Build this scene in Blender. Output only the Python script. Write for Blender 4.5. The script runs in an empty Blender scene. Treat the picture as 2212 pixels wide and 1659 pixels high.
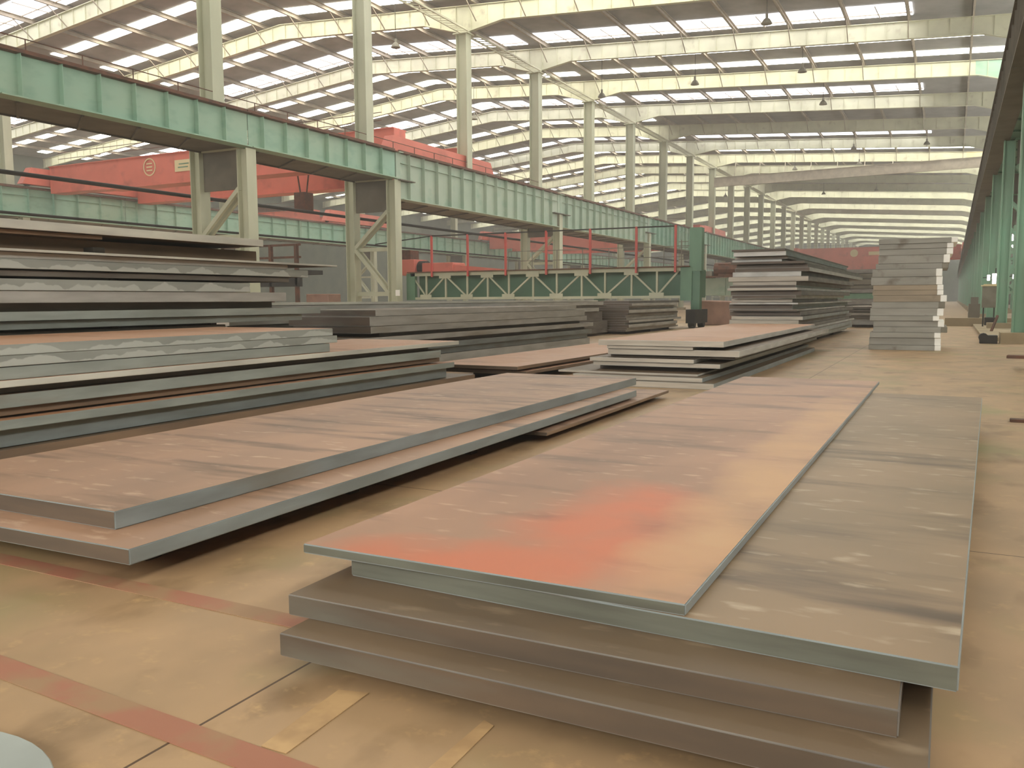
import bpy, bmesh, math, random
from mathutils import Vector, Matrix
random.seed(7)
S = bpy.context.scene
COL = S.collection

# ------------------------------------------------------------------ camera
FPX, CX, CY = 1850.0, 1106.0, 829.5
_v = Vector((2057 - CX, CY - 642, -FPX))
_a = _v.normalized()                                   # hall axis (+Y) in camera space
_yv = (FPX * FPX + _v.x * 100.0) / _v.y
_u = -Vector((100.0, -_yv, -FPX)).normalized()         # up (+Z) in camera space
_r = _a.cross(_u)                                      # +X in camera space
CAM = Vector((0, 0, 1.5))
cam = bpy.data.cameras.new('camera'); cam.sensor_width = 36.0; cam.lens = 36.0 * FPX / 2212.0
cam.clip_end = 1000
co = bpy.data.objects.new('camera', cam); COL.objects.link(co)
R = Matrix((_r, _a, _u)); co.matrix_world = Matrix.Translation(CAM) @ R.to_4x4()
S.camera = co
# ------------------------------------------------------------------ sky, light, exposure
w = bpy.data.worlds.new('sky'); S.world = w; w.use_nodes = True
w.node_tree.nodes['Background'].inputs[0].default_value = (0.86, 0.93, 1.0, 1)
w.node_tree.nodes['Background'].inputs[1].default_value = 1.0
_h = w.node_tree.nodes.new('ShaderNodeVolumeScatter'); _h.inputs['Color'].default_value = (1.0, .95, .86, 1)     # dusty air
_h.inputs['Density'].default_value = .0024; _h.inputs['Anisotropy'].default_value = .2
w.node_tree.links.new(_h.outputs[0], w.node_tree.nodes['World Output'].inputs['Volume'])
S.view_settings.view_transform = 'Standard'; S.view_settings.look = 'None'
S.view_settings.exposure = 0.16; S.view_settings.gamma = 1.0
S.view_settings.use_curve_mapping = False
S.cycles.use_denoising = True
S.cycles.max_bounces = 6; S.cycles.diffuse_bounces = 3; S.cycles.volume_bounces = 0; S.cycles.glossy_bounces = 2
S.cycles.use_adaptive_sampling = True; S.cycles.adaptive_threshold = 0.05
STRIP_E, WIDE_E, SIDE_E = 8.5, 4.5, 7.0

def ray(px, py): return R @ Vector((px - CX, CY - py, -FPX))
def atz(px, py, z): d = ray(px, py); return CAM + d * ((z - CAM.z) / d.z)
def aty(px, py, y): d = ray(px, py); return CAM + d * (y / d.y)
def atx(px, py, x): d = ray(px, py); return CAM + d * (x / d.x)

# ------------------------------------------------------------------ materials
def mat(name, col, rough=0.6, metal=0.0, col2=None, scale=1.5, stretch=(1, 1, 1), lo=0.35, hi=0.65,
        detail=5, bump=0.0, col3=None, s3=0.4, lo3=0.55, hi3=0.7, emit=0.0, st3=(1, 1, 1), col4=None, s4=7, st4=(.6, 1.6, 1), lo4=.6, hi4=.8):
    m = bpy.data.materials.new(name); m.use_nodes = True
    nt = m.node_tree; b = nt.nodes['Principled BSDF']; L = nt.links.new
    b.inputs['Roughness'].default_value = rough; b.inputs['Metallic'].default_value = metal
    b.inputs['Base Color'].default_value = (*col, 1)
    if emit:
        b.inputs['Emission Color'].default_value = (*col, 1); b.inputs['Emission Strength'].default_value = emit
    src = None
    def noise(sc, st, off=0.0, det=detail):
        tc = nt.nodes.new('ShaderNodeTexCoord'); mp = nt.nodes.new('ShaderNodeMapping')
        oi = nt.nodes.new('ShaderNodeObjectInfo'); ad = nt.nodes.new('ShaderNodeVectorMath'); ad.operation = 'MULTIPLY_ADD'
        L(oi.outputs['Random'], ad.inputs[0]); ad.inputs[1].default_value = (37, 61, 23)
        L(tc.outputs['Object'], ad.inputs[2]); L(ad.outputs[0], mp.inputs['Vector'])
        mp.inputs['Scale'].default_value = st; mp.inputs['Location'].default_value = (off, off * 2, off)
        n = nt.nodes.new('ShaderNodeTexNoise'); n.inputs['Scale'].default_value = sc; n.inputs['Detail'].default_value = det
        L(mp.outputs[0], n.inputs['Vector']); return n.outputs['Fac']
    def ramp(f, l, h):
        r = nt.nodes.new('ShaderNodeMapRange'); r.inputs[1].default_value = l; r.inputs[2].default_value = h
        L(f, r.inputs[0]); return r.outputs[0]
    def mix(f, a, c):
        x = nt.nodes.new('ShaderNodeMix'); x.data_type = 'RGBA'; L(f, x.inputs[0])
        if isinstance(a, tuple): x.inputs[6].default_value = (*a, 1)
        else: L(a, x.inputs[6])
        x.inputs[7].default_value = (*c, 1); return x.outputs[2]
    if col2:
        n = noise(scale, stretch); src = mix(ramp(n, lo, hi), col, col2)
        if bump:
            bp = nt.nodes.new('ShaderNodeBump'); bp.inputs['Strength'].default_value = bump; bp.inputs['Distance'].default_value = 0.02
            L(n, bp.inputs['Height']); L(bp.outputs[0], b.inputs['Normal'])
    if col3: src = mix(ramp(noise(s3, st3, 5.0), lo3, hi3), src or col, col3)
    if col4: src = mix(ramp(noise(s4, st4, 9.0, 8), lo4, hi4), src or col, col4)
    if src: L(src, b.inputs['Base Color'])
    m['h'] = 1
    return m
def sr(r, g, b):    # 0-255 display colour to linear
    f = lambda c: (c / 255 / 12.92) if c / 255 <= .04045 else ((c / 255 + .055) / 1.055) ** 2.4
    return (f(r), f(g), f(b))
STK = (1, 2.2, 1)
M = {}
M['t_tan'] = mat('rusted mill scale tan', sr(176, 138, 110), .5, .0, sr(154, 122, 98), .9, (1.2, .5, 1), col3=sr(92, 72, 56), s3=1.6, lo3=.53, hi3=.74, st3=(.4, 2.6, 1), bump=.05, col4=sr(206, 176, 150))
M['t_grey'] = mat('grey brown mill scale', sr(146, 122, 94), .5, .0, sr(128, 108, 82), 1.1, (.8, 1.2, 1), col3=sr(88, 72, 54), s3=1.5, lo3=.54, hi3=.74, st3=(.5, 2.6, 1), bump=.05, col4=sr(184, 166, 140))
M['t_pink'] = mat('pinkish rust', sr(196, 156, 128), .55, .0, sr(188, 140, 104), .8, (1, .6, 1), col3=sr(120, 88, 70), s3=1.0, lo3=.6, hi3=.85, st3=(.5, 2, 1), col4=sr(214, 182, 156))
M['t_dark'] = mat('dull brown grey scale', sr(116, 97, 74), .55, .0, sr(102, 86, 66), 1.1, (.8, 1.2, 1), col3=sr(96, 82, 66), s3=1.3, lo3=.55, hi3=.8, col4=sr(140, 122, 98))
M['s_blue'] = mat('blue grey cut edge', sr(152, 160, 160), .42, .1, sr(134, 140, 138), 2.2, (1, .6, 3), col3=sr(140, 128, 112), s3=1.0, lo3=.6, hi3=.8, st3=(1, .5, 3))
M['s_grey'] = mat('grey cut edge', sr(204, 202, 196), .5, .05, sr(180, 178, 172), 2.0, (1, .5, 3), col3=sr(168, 160, 146), s3=1.3, lo3=.58, hi3=.75, st3=(1, .4, 3))
M['s_teal'] = mat('teal grey cut edge', sr(182, 190, 184), .42, .1, sr(158, 164, 158), 2.0, (1, .5, 3), col3=sr(150, 128, 108), s3=.9, lo3=.62, hi3=.8, st3=(1, .4, 3))
M['s_dark'] = mat('dark edge', sr(136, 130, 122), .55, .05, sr(112, 106, 100), 2.0, (1, .5, 3))
M['s_brown'] = mat('brown rusty edge', sr(150, 124, 100), .55, .0, sr(124, 104, 86), 2.0, (1, .5, 3))
M['s_pale'] = mat('pale highlight edge', sr(250, 248, 236), .35, .2, sr(214, 212, 204), 1.2, (1, .6, 3))  # highlight along the thin plate edge put into the colour as near-white
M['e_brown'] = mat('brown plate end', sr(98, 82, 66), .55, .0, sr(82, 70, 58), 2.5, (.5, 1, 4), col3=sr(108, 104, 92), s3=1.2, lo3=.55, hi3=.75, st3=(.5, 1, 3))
M['e_grey'] = mat('grey plate end', sr(190, 180, 164), .5, .05, sr(168, 158, 144), 2.5, (.5, 1, 5))
M['e_teal'] = mat('teal plate end', sr(112, 114, 102), .45, .15, sr(88, 88, 78), 2.5, (.5, 1, 5))
M['slab'] = mat('grey slab face', sr(158, 155, 145), .6, .0, sr(140, 137, 127), 1.2, (.7, 1, 4), col3=sr(92, 80, 66), s3=1.5, lo3=.6, hi3=.75)
M['slab_b'] = mat('brownish slab face', sr(160, 144, 122), .6, .0, sr(142, 128, 108), 1.2, (.7, 1, 4), col3=sr(92, 78, 62), s3=1.5, lo3=.6, hi3=.75)
M['white'] = mat('white paint', sr(250, 248, 240), .5)
M['wood'] = mat('dark timber', sr(86, 68, 50), .8, 0, sr(60, 48, 36), 6)
M['green'] = mat('green girder paint', sr(146, 184, 162), .5, 0, sr(158, 182, 158), .35, (1, .5, 1), col3=sr(128, 164, 142), s3=1.2, lo3=.5, hi3=.8, st3=(1, 1, 2))
M['green_pale'] = mat('faded green girder paint', sr(178, 190, 170), .5, 0, sr(160, 180, 160), .5, (1, .5, 1), col3=sr(138, 168, 146), s3=1.2, lo3=.55, hi3=.8)
M['green_dark'] = mat('green steel', sr(112, 150, 122), .5, 0, sr(96, 132, 106), 1.0, (1, 1, .4))
M['green_deep'] = mat('deep green steel', sr(78, 120, 94), .45, 0, sr(88, 126, 100), .8)
M['olive'] = mat('grey green column paint', sr(200, 200, 174), .55, 0, sr(184, 186, 160), .8, (1, 1, .3))
M['under'] = mat('grey brown steel', sr(116, 108, 94), .7, 0, sr(98, 92, 80), 1.0)  # dull grey brown for undersides, diaphragms and the right girder webs
M['rcol'] = mat('bright green column paint', sr(126, 174, 144), .5, 0, sr(130, 160, 134), .9, (1, 1, .4))
M['cream'] = mat('cream beam paint', sr(206, 204, 176), .6, 0, sr(190, 188, 162), .7, (1, 1, 1), col3=sr(164, 154, 132), s3=1.4, lo3=.6, hi3=.8)
M['purlin'] = mat('galvanised purlin', sr(176, 164, 146), .6, .0, sr(150, 138, 122), 1.5)
M['sheet'] = mat('roof sheet', sr(158, 155, 152), .7, 0, sr(142, 140, 136), .8)
M['red'] = mat('red crane paint', sr(224, 124, 106), .5, 0, sr(210, 116, 98), .5, col3=sr(174, 96, 80), s3=.8, lo3=.55, hi3=.8)
M['red_post'] = mat('pinkish red post', sr(206, 84, 76), .5, 0, sr(180, 80, 70), 2)
M['rust'] = mat('rusty iron', sr(116, 76, 56), .75, 0, sr(84, 60, 46), 3)
M['pinkcloth'] = mat('dusty pink cover', sr(178, 142, 124), .8, 0, sr(160, 128, 112), 2)
M['grey'] = mat('machine grey', sr(140, 134, 118), .6, 0, sr(118, 112, 98), 2)
M['dark'] = mat('black iron', sr(58, 54, 46), .7, 0, sr(44, 42, 38), 2)
M['concrete'] = mat('pale concrete', sr(176, 158, 124), .8, 0, sr(150, 134, 106), .8)
M['wall'] = mat('dim wall sheet', sr(116, 122, 104), .8, 0, sr(98, 104, 90), .5)
M['sign'] = mat('cream sign plate', sr(224, 206, 160), .6)
M['skylight'] = mat('skylight sheet', (1.0, .97, .86), .5, emit=STRIP_E)
M['skywide'] = mat('clear skylight sheet', (.97, .96, 1.0), .5, emit=WIDE_E)
M['lamp_on'] = mat('bright opening', (1.0, 1.0, .95), .5, emit=6.0)
M['line_red'] = mat('worn red line paint', sr(164, 112, 88), .65, 0, sr(160, 128, 96), 3.5, lo=.42, hi=.58)
M['line_yel'] = mat('worn pale yellow paint', sr(196, 162, 116), .65, 0, sr(172, 140, 100), 5, lo=.42, hi=.6)

def flaked(name, base, base2):
    """edge with pale flakes of bare steel rising from its lower arris"""
    m = mat(name, base, .45, .15, base2, 2.0, (1, .5, 3))
    nt = m.node_tree; L = nt.links.new; b = nt.nodes['Principled BSDF']
    old = b.inputs['Base Color'].links[0].from_socket
    tc = nt.nodes.new('ShaderNodeTexCoord'); mp = nt.nodes.new('ShaderNodeMapping'); mp.inputs['Scale'].default_value = (0, 1, 0.6)
    L(tc.outputs['Object'], mp.inputs[0])
    n = nt.nodes.new('ShaderNodeTexNoise'); n.inputs['Scale'].default_value = 1.7; n.inputs['Detail'].default_value = 4; L(mp.outputs[0], n.inputs['Vector'])
    sx = nt.nodes.new('ShaderNodeSeparateXYZ'); L(tc.outputs['Generated'], sx.inputs[0])
    ma = nt.nodes.new('ShaderNodeMath'); ma.operation = 'MULTIPLY'; L(sx.outputs[2], ma.inputs[0]); ma.inputs[1].default_value = .28
    sb = nt.nodes.new('ShaderNodeMath'); sb.operation = 'SUBTRACT'; L(n.outputs['Fac'], sb.inputs[0]); L(ma.outputs[0], sb.inputs[1])
    r = nt.nodes.new('ShaderNodeMapRange'); r.inputs[1].default_value = .37; r.inputs[2].default_value = .40; L(sb.outputs[0], r.inputs[0])
    x = nt.nodes.new('ShaderNodeMix'); x.data_type = 'RGBA'; L(r.outputs[0], x.inputs[0]); L(old, x.inputs[6]); x.inputs[7].default_value = (*sr(212, 216, 210), 1)
    L(x.outputs[2], b.inputs['Base Color']); return m
M['s_flake'] = flaked('flaking blue grey edge', sr(184, 188, 182), sr(166, 170, 164))

def rust_patch():
    """top of the front plate: brown scale with orange rust in its near right half"""
    m = mat('orange rusted plate top', sr(172, 130, 100), .48, 0, sr(148, 110, 84), .9, (1, .5, 1), col3=sr(84, 64, 50), s3=1.3, lo3=.52, hi3=.72, st3=(.45, 2.0, 1), bump=.05, col4=sr(200, 164, 132))
    nt = m.node_tree; L = nt.links.new; b = nt.nodes['Principled BSDF']
    old = b.inputs['Base Color'].links[0].from_socket
    tc = nt.nodes.new('ShaderNodeTexCoord'); sx = nt.nodes.new('ShaderNodeSeparateXYZ'); L(tc.outputs['Object'], sx.inputs[0])
    def blob(cx, cy, rx, ry):
        o = []
        for ax, c, rr in ((0, cx, rx), (1, cy, ry)):
            s = nt.nodes.new('ShaderNodeMath'); s.operation = 'SUBTRACT'; L(sx.outputs[ax], s.inputs[0]); s.inputs[1].default_value = c
            d = nt.nodes.new('ShaderNodeMath'); d.operation = 'DIVIDE'; L(s.outputs[0], d.inputs[0]); d.inputs[1].default_value = rr
            q = nt.nodes.new('ShaderNodeMath'); q.operation = 'MULTIPLY'; L(d.outputs[0], q.inputs[0]); L(d.outputs[0], q.inputs[1]); o.append(q)
        a = nt.nodes.new('ShaderNodeMath'); a.operation = 'ADD'; L(o[0].outputs[0], a.inputs[0]); L(o[1].outputs[0], a.inputs[1])
        n = nt.nodes.new('ShaderNodeTexNoise'); n.inputs['Scale'].default_value = 1.6; n.inputs['Detail'].default_value = 6; L(tc.outputs['Object'], n.inputs['Vector'])
        k = nt.nodes.new('ShaderNodeMath'); k.operation = 'MULTIPLY_ADD'; L(n.outputs['Fac'], k.inputs[0]); k.inputs[1].default_value = 3.4; L(a.outputs[0], k.inputs[2])
        r = nt.nodes.new('ShaderNodeMapRange'); r.inputs[1].default_value = 3.1; r.inputs[2].default_value = 1.5; L(k.outputs[0], r.inputs[0]); return r.outputs[0]
    cur = old
    for (c, col) in (((.25, -4.0, .55, 1.3), sr(192, 106, 68)), ((-.1, -4.6, .6, .35), sr(192, 106, 68)), ((.75, -1.5, .3, 4.5), sr(190, 148, 104))):
        x = nt.nodes.new('ShaderNodeMix'); x.data_type = 'RGBA'; L(blob(*c), x.inputs[0]); L(cur, x.inputs[6]); x.inputs[7].default_value = (*col, 1); cur = x.outputs[2]
    L(cur, b.inputs['Base Color']); return m
M['t_orange'] = rust_patch()

def floor_mat():
    m = mat('tan factory floor', sr(182, 150, 112), .55, 0, sr(156, 130, 98), 1.5, (1, .8, 1), lo=.3, hi=.7, detail=9, col3=sr(128, 102, 72), s3=1.9, lo3=.55, hi3=.78, bump=.08, st3=(1.3, .8, 1), col4=sr(146, 136, 92), s4=.9, st4=(1, 1, 1), lo4=.52, hi4=.78)
    nt = m.node_tree; L = nt.links.new; b = nt.nodes['Principled BSDF']; cur = b.inputs['Base Color'].links[0].from_socket
    tc = nt.nodes.new('ShaderNodeTexCoord'); sx = nt.nodes.new('ShaderNodeSeparateXYZ'); L(tc.outputs['Object'], sx.inputs[0])
    n = nt.nodes.new('ShaderNodeTexNoise'); n.inputs['Scale'].default_value = 6; n.inputs['Detail'].default_value = 12; n.inputs['Roughness'].default_value = .7; L(tc.outputs['Object'], n.inputs['Vector'])
    r = nt.nodes.new('ShaderNodeMapRange'); r.inputs[1].default_value = .56; r.inputs[2].default_value = .76; L(n.outputs['Fac'], r.inputs[0])
    x = nt.nodes.new('ShaderNodeMix'); x.data_type = 'RGBA'; L(r.outputs[0], x.inputs[0]); L(cur, x.inputs[6]); x.inputs[7].default_value = (*sr(194, 160, 114), 1); cur = x.outputs[2]
    for ax, o in ((0, 2.32), (1, .35)):
        a = nt.nodes.new('ShaderNodeMath'); a.operation = 'ADD'; L(sx.outputs[ax], a.inputs[0]); a.inputs[1].default_value = 600 + o - .012
        mo = nt.nodes.new('ShaderNodeMath'); mo.operation = 'MODULO'; L(a.outputs[0], mo.inputs[0]); mo.inputs[1].default_value = 6.0
        ab = nt.nodes.new('ShaderNodeMath'); ab.operation = 'SUBTRACT'; L(mo.outputs[0], ab.inputs[0]); ab.inputs[1].default_value = 5.988
        ab2 = nt.nodes.new('ShaderNodeMath'); ab2.operation = 'ABSOLUTE'; L(ab.outputs[0], ab2.inputs[0])
        lt = nt.nodes.new('ShaderNodeMath'); lt.operation = 'LESS_THAN'; L(ab2.outputs[0], lt.inputs[0]); lt.inputs[1].default_value = .006
        x = nt.nodes.new('ShaderNodeMix'); x.data_type = 'RGBA'; L(lt.outputs[0], x.inputs[0]); L(cur, x.inputs[6]); x.inputs[7].default_value = (*sr(84, 62, 40), 1); cur = x.outputs[2]
    L(cur, b.inputs['Base Color']); return m
M['floor'] = floor_mat()

# ------------------------------------------------------------------ mesh helpers
class MB:
    def __init__(s): s.v = []; s.f = []; s.m = []
    def box(s, x0, x1, y0, y1, z0, z1, mi=0):
        b = len(s.v)
        s.v += [(x0, y0, z0), (x1, y0, z0), (x1, y1, z0), (x0, y1, z0), (x0, y0, z1), (x1, y0, z1), (x1, y1, z1), (x0, y1, z1)]
        s.f += [tuple(b + i for i in q) for q in ((0, 3, 2, 1), (4, 5, 6, 7), (0, 1, 5, 4), (1, 2, 6, 5), (2, 3, 7, 6), (3, 0, 4, 7))]
        s.m += [mi] * 6; return s
    def hexa(s, lo, hi, mi=0):
        b = len(s.v); s.v += list(lo) + list(hi)
        s.f += [tuple(b + i for i in q) for q in ((0, 3, 2, 1), (4, 5, 6, 7), (0, 1, 5, 4), (1, 2, 6, 5), (2, 3, 7, 6), (3, 0, 4, 7))]
        s.m += [mi] * 6; return s
    def bar(s, p, q, w, h=None, up=(0, 0, 1), mi=0):
        p = Vector(p); q = Vector(q); h = h or w; d = (q - p).normalized(); U = Vector(up)
        if abs(d.dot(U)) > .98: U = Vector((1, 0, 0))
        a = d.cross(U).normalized() * w / 2; c = a.cross(d).normalized() * h / 2
        s.hexa([tuple(p + k) for k in (-a - c, a - c, a + c, -a + c)], [tuple(q + k) for k in (-a - c, a - c, a + c, -a + c)], mi); return s
    def tube(s, p, q, r, n=8, r2=None, mi=0):
        p = Vector(p); q = Vector(q); d = (q - p).normalized(); U = Vector((0, 0, 1)) if abs(d.z) < .9 else Vector((1, 0, 0))
        a = d.cross(U).normalized(); c = a.cross(d); b = len(s.v); r2 = r if r2 is None else r2
        for P, rr in ((p, r), (q, r2)):
            for i in range(n):
                t = 2 * math.pi * i / n; s.v.append(tuple(P + (a * math.cos(t) + c * math.sin(t)) * rr))
        for i in range(n): j = (i + 1) % n; s.f.append((b + i, b + j, b + n + j, b + n + i)); s.m.append(mi)
        s.f.append(tuple(b + n - 1 - i for i in range(n))); s.f.append(tuple(b + n + i for i in range(n))); s.m += [mi, mi]; return s
    def prism(s, pts, y0, y1, mi=0):        # pts (x, z) outline extruded along y
        b = len(s.v); n = len(pts)
        s.v += [(x, y0, z) for x, z in pts] + [(x, y1, z) for x, z in pts]
        for i in range(n): j = (i + 1) % n; s.f.append((b + i, b + j, b + n + j, b + n + i)); s.m.append(mi)
        s.f.append(tuple(b + n - 1 - i for i in range(n))); s.f.append(tuple(b + n + i for i in range(n))); s.m += [mi, mi]; return s
    def build(s, name, mats, parent=None, origin=None, bevel=0.0):
        if not isinstance(mats, (list, tuple)): mats = [mats]
        o0 = Vector(origin) if origin is not None else Vector((0, 0, 0))
        me = bpy.data.meshes.new(name)
        me.from_pydata([tuple(Vector(v) - o0) for v in s.v], [], s.f)
        for k in mats: me.materials.append(M[k])
        for p, i in zip(me.polygons, s.m): p.material_index = i
        bm = bmesh.new(); bm.from_mesh(me); bmesh.ops.recalc_face_normals(bm, faces=bm.faces)
        if bevel: bmesh.ops.bevel(bm, geom=list(bm.edges), offset=bevel, segments=1, affect='EDGES')
        bm.to_mesh(me); bm.free()
        o = bpy.data.objects.new(name, me); COL.objects.link(o)
        if parent is not None:
            o.parent = parent
            if origin is None: pass
        o.location = o0
        return o
def empty(name, loc, rz=0.0):
    o = bpy.data.objects.new(name, None); COL.objects.link(o); o.location = loc; o.rotation_euler = (0, 0, rz); o.empty_display_size = .3; return o
def tag(o, label=None, cat=None, group=None, kind=None):
    if label: o['label'] = label
    if cat: o['category'] = cat
    if group: o['group'] = group
    if kind: o['kind'] = kind
    return o
def copy_tree(o, parent=None):
    c = o.copy(); COL.objects.link(c)
    if parent is not None: c.parent = parent
    for ch in list(o.children): copy_tree(ch, c)
    return c
ORD = ['first', 'second', 'third', 'fourth', 'fifth', 'sixth', 'seventh', 'eighth', 'ninth', 'tenth', 'eleventh', 'twelfth', 'thirteenth',
       'fourteenth', 'fifteenth', 'sixteenth', 'seventeenth', 'eighteenth', 'nineteenth', 'twentieth', 'twenty-first', 'twenty-second', 'twenty-third',
       'twenty-fourth', 'twenty-fifth', 'twenty-sixth', 'twenty-seventh', 'twenty-eighth', 'twenty-ninth', 'thirtieth', 'thirty-first', 'thirty-second', 'thirty-third', 'thirty-fourth', 'thirty-fifth']

# ------------------------------------------------------------------ setting
YN = lambda n: 30.5 + 11.8 * n
NF = 26; YEND = YN(NF) + 6; YBACK = -22.0
def zb(X):                    # underside of the rafters
    if X >= -69: return 22.0 - .068 * abs(X + 48) if X > -48 else 22.0 - .10 * abs(X + 48)
    return 19.9 + .09 * (abs(X + 69)) if X > -90 else 21.79 - .09 * abs(X + 90)
def structure(mb, name, mats, **k): o = mb.build(name, mats, **k); o['kind'] = 'structure'; return o
structure(MB().box(-113, 10, YBACK, YEND, -.3, 0), 'floor', 'floor')
mb = MB(); xs = [-113, -90, -69, -48, -31.4, 10]
for a, b in zip(xs, xs[1:]):
    mb.hexa([(a, YBACK, zb(a) + 1.58), (b, YBACK, zb(b) + 1.58), (b, YEND, zb(b) + 1.58), (a, YEND, zb(a) + 1.58)],
            [(a, YBACK, zb(a) + 1.7), (b, YBACK, zb(b) + 1.7), (b, YEND, zb(b) + 1.7), (a, YEND, zb(a) + 1.7)])
structure(mb, 'ceiling', 'sheet')
structure(MB().box(10, 10.3, YBACK, YEND, 0, 20.2), 'wall_right', 'wall')
M['fill_light'] = mat('added fill light sheet', (1.0, .97, .9), .6, emit=SIDE_E)  # emission shared by the two added fill panels
structure(MB().box(-60, 4, YBACK, YBACK + .05, 7, 17), 'window_91', 'fill_light')   # added fill light: glowing panel on the unseen gable end behind
structure(MB().box(9.95, 10, YBACK + 2, YEND - 2, 10.6, 14.6), 'window_90', 'fill_light')   # added glowing band high in the right wall, lights right-facing sides
structure(MB().box(-113.3, -113, YBACK, YEND, 0, 24), 'wall_left', 'wall')
structure(MB().box(-113, 10, YEND, YEND + .3, 0, 24), 'wall_far', 'wall')
structure(MB().box(-113, 10, YBACK - .3, YBACK, 0, 24), 'wall_near', 'wall')
# skylights: two strips per bay, or one broad sheet
wn = [0]
PX = [-30.3 + 3.85 * k for k in range(-20, 10)]
def strip(x0, x1, y0, y1, m):
    wn[0] += 1; mb = MB(); k = [x for x in (-90, -69, -48, -31.4) if x0 < x < x1]; q = [x0] + k + [x1]
    for a, b in zip(q, q[1:]):
        za, zc = zb(a) + 1.52, zb(b) + 1.52
        mb.hexa([(a, y0, za), (b, y0, zc), (b, y1, zc), (a, y1, za)], [(a, y0, za + .03), (b, y0, zc + .03), (b, y1, zc + .03), (a, y1, za + .03)])
    w_ = structure(mb, 'window_%d' % wn[0], m, origin=(x0, y0, zb(x0) + 1.5))
    if m == 'skywide' and y0 < 100:
        g = MB(); ym = (y0 + y1) / 2 + .5
        for a, b in zip(q, q[1:]): g.bar((a, ym, zb(a) + 1.46), (b, ym, zb(b) + 1.46), .07)
        g.v = [tuple(Vector(v_) - Vector((x0, y0, zb(x0) + 1.5))) for v_ in g.v]; g.build('glazing_bar', 'purlin', w_)
        for p_ in PX:
            if x0 + 1 < p_ + 1.9 < x1 - 1:
                g = MB().bar((p_ + 1.9, y0, zb(p_ + 1.9) + 1.44), (p_ + 2.05, y1, zb(p_ + 2.05) + 1.44), .06)
                g.v = [tuple(Vector(v_) - Vector((x0, y0, zb(x0) + 1.5))) for v_ in g.v]; g.build('glazing_bar', 'purlin', w_)
for n in range(-4, NF):
    y = YN(n)
    for (x0, x1) in ((-30.9, 6.2), (-66.5, -32.0), (-110, -72)):
        R_ = x0 > -40
        if n in (0, 2, 4):
            strip(x0, -3.1 if R_ else x1, y + 8.9, y + 11.6, 'skywide')
            if not R_: strip(x0, x1, y + 4.2, y + 5.2, 'skylight')
        elif n in (5, 9, 10):
            if not R_: strip(x0, x1, y + 9.3, y + 10.8, 'skylight')
        elif n == 6: strip(x0, -2.9 if R_ else x1, y + 9.9, y + 11.4, 'skywide'); 
        elif n == 8: strip(x0, x1, y + 10.2, y + 11.0, 'skylight')
        elif n == -1: strip(x0, x1, y + 9.6, y + 11.0, 'skylight')
        elif n in (1, 3, 7) or (n >= 11 and n % 2):
            strip(x0, x1, y + 5.0, y + 6.1, 'skylight'); strip(x0, x1, y + 9.6, y + 11.0, 'skylight')

# ------------------------------------------------------------------ roof steel
def rafter(xa, xb, haunch_a, haunch_b):
    mb = MB(); X = xa; pts = sorted(set([xa, xb] + [x for x in (-90, -69, -48) if xa < x < xb] + ([xa + 3.2] if haunch_a else []) + ([xb - 3.2] if haunch_b else [])))
    bot = lambda x: zb(x) - (.75 * (1 - (x - xa) / 3.2) if haunch_a and x < xa + 3.2 else 0) - (.75 * (1 - (xb - x) / 3.2) if haunch_b and x > xb - 3.2 else 0)
    for a, b in zip(pts, pts[1:]):
        for (l, h, w_, f) in ((0, 1.15, .02, 0),):
            mb.hexa([(a, -.02, bot(a)), (b, -.02, bot(b)), (b, .02, bot(b)), (a, .02, bot(a))], [(a, -.02, zb(a) + 1.15), (b, -.02, zb(b) + 1.15), (b, .02, zb(b) + 1.15), (a, .02, zb(a) + 1.15)])
        for zz in (lambda x: bot(x), lambda x: zb(x) + 1.12):
            mb.hexa([(a, -.17, zz(a)), (b, -.17, zz(b)), (b, .17, zz(b)), (a, .17, zz(a))], [(a, -.17, zz(a) + .04), (b, -.17, zz(b) + .04), (b, .17, zz(b) + .04), (a, .17, zz(a) + .04)])
    x = xa + .65
    while x < xb - .2: mb.box(x - .012, x + .012, -.11, .11, bot(x) + .03, zb(x) + 1.13); x += 1.3
    return mb
for (xa, xb, ha, hb, side, grp) in ((-31.4, 4.3, True, True, 'right-hand bay', 'rafters over the right-hand bay'), (-69, -31.4, True, True, 'left-hand bay', 'rafters over the left-hand bay'),
                                    (-112, -69, False, True, 'far left bay', 'rafters over the far left bay')):
    proto = rafter(xa, xb, ha, hb)
    z0 = zb(xa)
    first = None
    for n in range(-1, NF + 1):
        if first is None:
            root = empty('roof_rafter', (xa, YN(n), z0)); b = proto.build('beam', 'cream', root); b.location = (-xa, 0, -z0); first = root
        else:
            root = first.copy(); COL.objects.link(root); root.location = (xa, YN(n), z0)
            c = first.children[0].copy(); COL.objects.link(c); c.parent = root
        i = n + 1
        tag(root, 'cream steel rafter across the %s, %s one back from the camera' % (side, ORD[i]), 'roof beam', grp)
    if xa > -100:
        mb = MB(); px = [p for p in PX if xa + 1 < p < xb - 1]
        for i, p in enumerate(px):
            sg = -1
            k = MB().bar((0, sg * .12, 0), (.55 * 0, sg * 1.7, 1.18), .06, .06).build('knee_brace', 'purlin')
            me = k.data; bpy.data.objects.remove(k)
            for n in range(1, 9):
                root = [o for o in COL.objects if o.name.startswith('roof_rafter') and abs(o.location.x - xa) < .1 and abs(o.location.y - YN(n)) < .1][0]
                o = bpy.data.objects.new('knee_brace', me); COL.objects.link(o); o.parent = root; o.location = (p - xa, 0, zb(p) - z0 + .02)
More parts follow.
